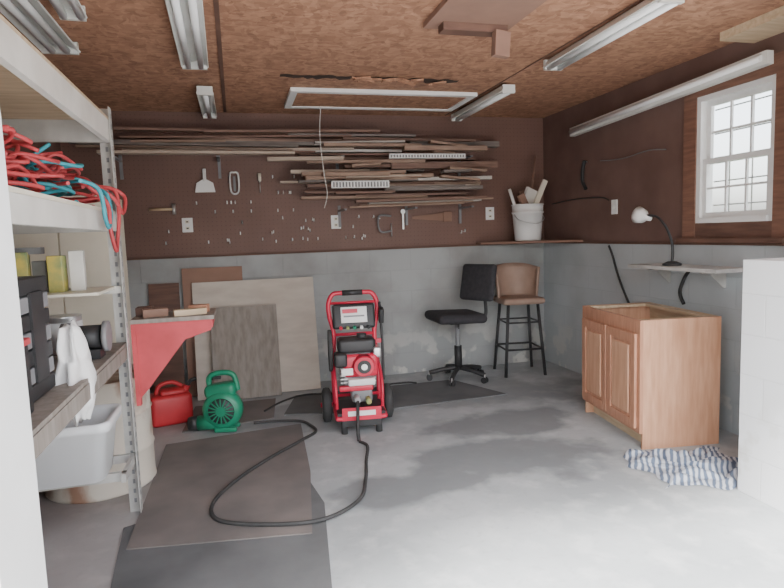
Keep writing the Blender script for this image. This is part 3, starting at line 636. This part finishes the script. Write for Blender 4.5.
for j in range(25):
    row=[]
    for i in range(36):
        a=2*math.pi*i/36; t=j/24
        r_=(.035+.055*math.sin(t*2.6)+.016*math.sin(a*6+t*5)+.03*mn.noise(Vector((math.cos(a)*2,math.sin(a)*2,t*4))))
        if t>.75: r_*=1-(t-.75)*1.6
        row.append(bm.verts.new((-.60+r_*math.cos(a)*.6,2.34+.05*t+r_*math.sin(a)*1.3,1.07-t*.36+.05*mn.noise(Vector((math.cos(a),math.sin(a),t*3))))))
    rg.append(row)
for a,b_ in zip(rg,rg[1:]):
    for i in range(36): bm.faces.new((a[i],a[(i+1)%36],b_[(i+1)%36],b_[i]))
bm.faces.new(rg[0]); bm.faces.new(rg[-1])
finish(bm,'white_rag',M['bag'],None,True)
e=empty('utility_tub',(-.83,2.895,.311))
bm=bmesh.new()
def ring(sx,sy,z,r=.05,n=6):
    out=[]
    for (qx,qy,a0) in ((1,1,0),(-1,1,90),(-1,-1,180),(1,-1,270)):
        for k in range(n+1):
            a=R(a0+90*k/n); out.append(bm.verts.new((qx*(sx/2-r)+r*math.cos(a),qy*(sy/2-r)+r*math.sin(a),z)))
    return out
rs=[ring(.40,.25,0),ring(.46,.31,.23),ring(.50,.35,.235),ring(.50,.35,.275),ring(.48,.33,.277),ring(.44,.29,.265),ring(.38,.23,.02)]
for a,b_ in zip(rs,rs[1:]):
    n=len(a)
    for i in range(n): f=bm.faces.new((a[i],a[(i+1)%n],b_[(i+1)%n],b_[i])); f.smooth=True
bm.faces.new(rs[0]); bm.faces.new(rs[-1])
finish(bm,'basin',M['tub'],e)
e=empty('steel_drum',(-.82,3.60,0))
lathe('shell',[(.0,0),(.285,0),(.292,.01),(.285,.02),(.285,.2),(.292,.21),(.285,.22),(.285,.41),(.292,.42),(.285,.43),(.285,.60),(.293,.61),(.293,.625),(.28,.625),(.28,.61),(0,.61)],M['drum'],e,seg=48)
e=empty('clear_tote',(-1.08,3.02,0)); rbox('body',(0,-.2,.10),(.22,.28,.2),M['tub'],e,None,.02); rbox('lid',(0,-.2,.21),(.25,.31,.025),M['white'],e,None,.01)
e=empty('cream_locker'); bx('body',-1.33,-.74,4.0,4.45,0,1.66,M['cream'],e,.006)
bx('door_a',-1.32,-1.04,3.985,3.999,.05,1.62,M['cream'],e); bx('door_b',-1.03,-.75,3.985,3.999,.05,1.62,M['cream'],e); cyl('knob',(-1.0,3.985,.9),(-1.0,3.96,.9),.014,M['steel'],e)
e=empty('red_workbench')
prism('gusset_plate',[(-.53,.955),(-.14,.955),(-.15,.90),(-.28,.86),(-.47,.62),(-.525,.56)],'y',3.16,3.172,M['redold'],e)
bx('apron',-.53,-.14,3.152,3.16,.915,.958,M['redold'],e); bx('upright',-.532,-.51,3.15,3.19,.54,.955,M['redold'],e)
bx('bench_top',-.53,-.13,3.13,3.45,.959,.98,M['greyboard'],e)
bx('apron_side',-.155,-.14,3.172,3.44,.915,.958,M['redold'],e); bx('apron_back',-.53,-.155,3.43,3.44,.915,.958,M['redold'],e)
e=empty('wood_scraps'); box('block_1',(-.42,3.22,1.001),(.12,.06,.04),M['cardboard'],e,(0,0,10)); box('block_2',(-.25,3.2,.996),(.16,.05,.03),M['pine'],e,(0,0,12)); box('block_3',(-.21,3.3,1.001),(.1,.05,.04),M['oak'],e,(0,0,-8)); box('block_4',(-.48,3.3,1.003),(.08,.1,.044),M['darkwood'],e)

# ------------------------------------------------------------ light
W_=bpy.data.worlds.new('World'); bpy.context.scene.world=W_; W_.use_nodes=True
nt=W_.node_tree; bg=nt.nodes['Background']
sk=nt.nodes.new('ShaderNodeTexSky'); sk.sky_type='NISHITA'; sk.sun_disc=False; sk.sun_elevation=R(55); sk.sun_rotation=R(200); sk.dust_density=3; sk.ozone_density=1
hs=nt.nodes.new('ShaderNodeHueSaturation'); hs.inputs['Saturation'].default_value=.35
nt.links.new(sk.outputs[0],hs.inputs['Color']); nt.links.new(hs.outputs[0],bg.inputs[0]); bg.inputs[1].default_value=1.05
sd=bpy.data.lights.new('sun','SUN'); sd.energy=13; sd.angle=R(12); sd.color=(1,.97,.93)
so=bpy.data.objects.new('sun',sd); col.objects.link(so); so.rotation_euler=Vector((.42,.50,-.85)).to_track_quat('-Z','Y').to_euler()

# ------------------------------------------------------------ camera
cd=bpy.data.cameras.new('camera'); cd.sensor_width=36; cd.lens=36*590/784; co=bpy.data.objects.new('camera',cd); col.objects.link(co)
yaw,pitch,roll=R(14.6),R(5.8),R(2.0)
F=Vector((math.cos(pitch)*math.sin(yaw),math.cos(pitch)*math.cos(yaw),-math.sin(pitch)))
r0=Vector((math.cos(yaw),-math.sin(yaw),0)); u0=r0.cross(F)
r1=r0*math.cos(roll)-u0*math.sin(roll); u1=u0*math.cos(roll)+r0*math.sin(roll)
mt=Matrix((r1,u1,-F)).transposed().to_4x4(); mt.translation=(0,0,1.36)
co.matrix_world=mt; cd.clip_start=.02
bpy.context.scene.camera=co
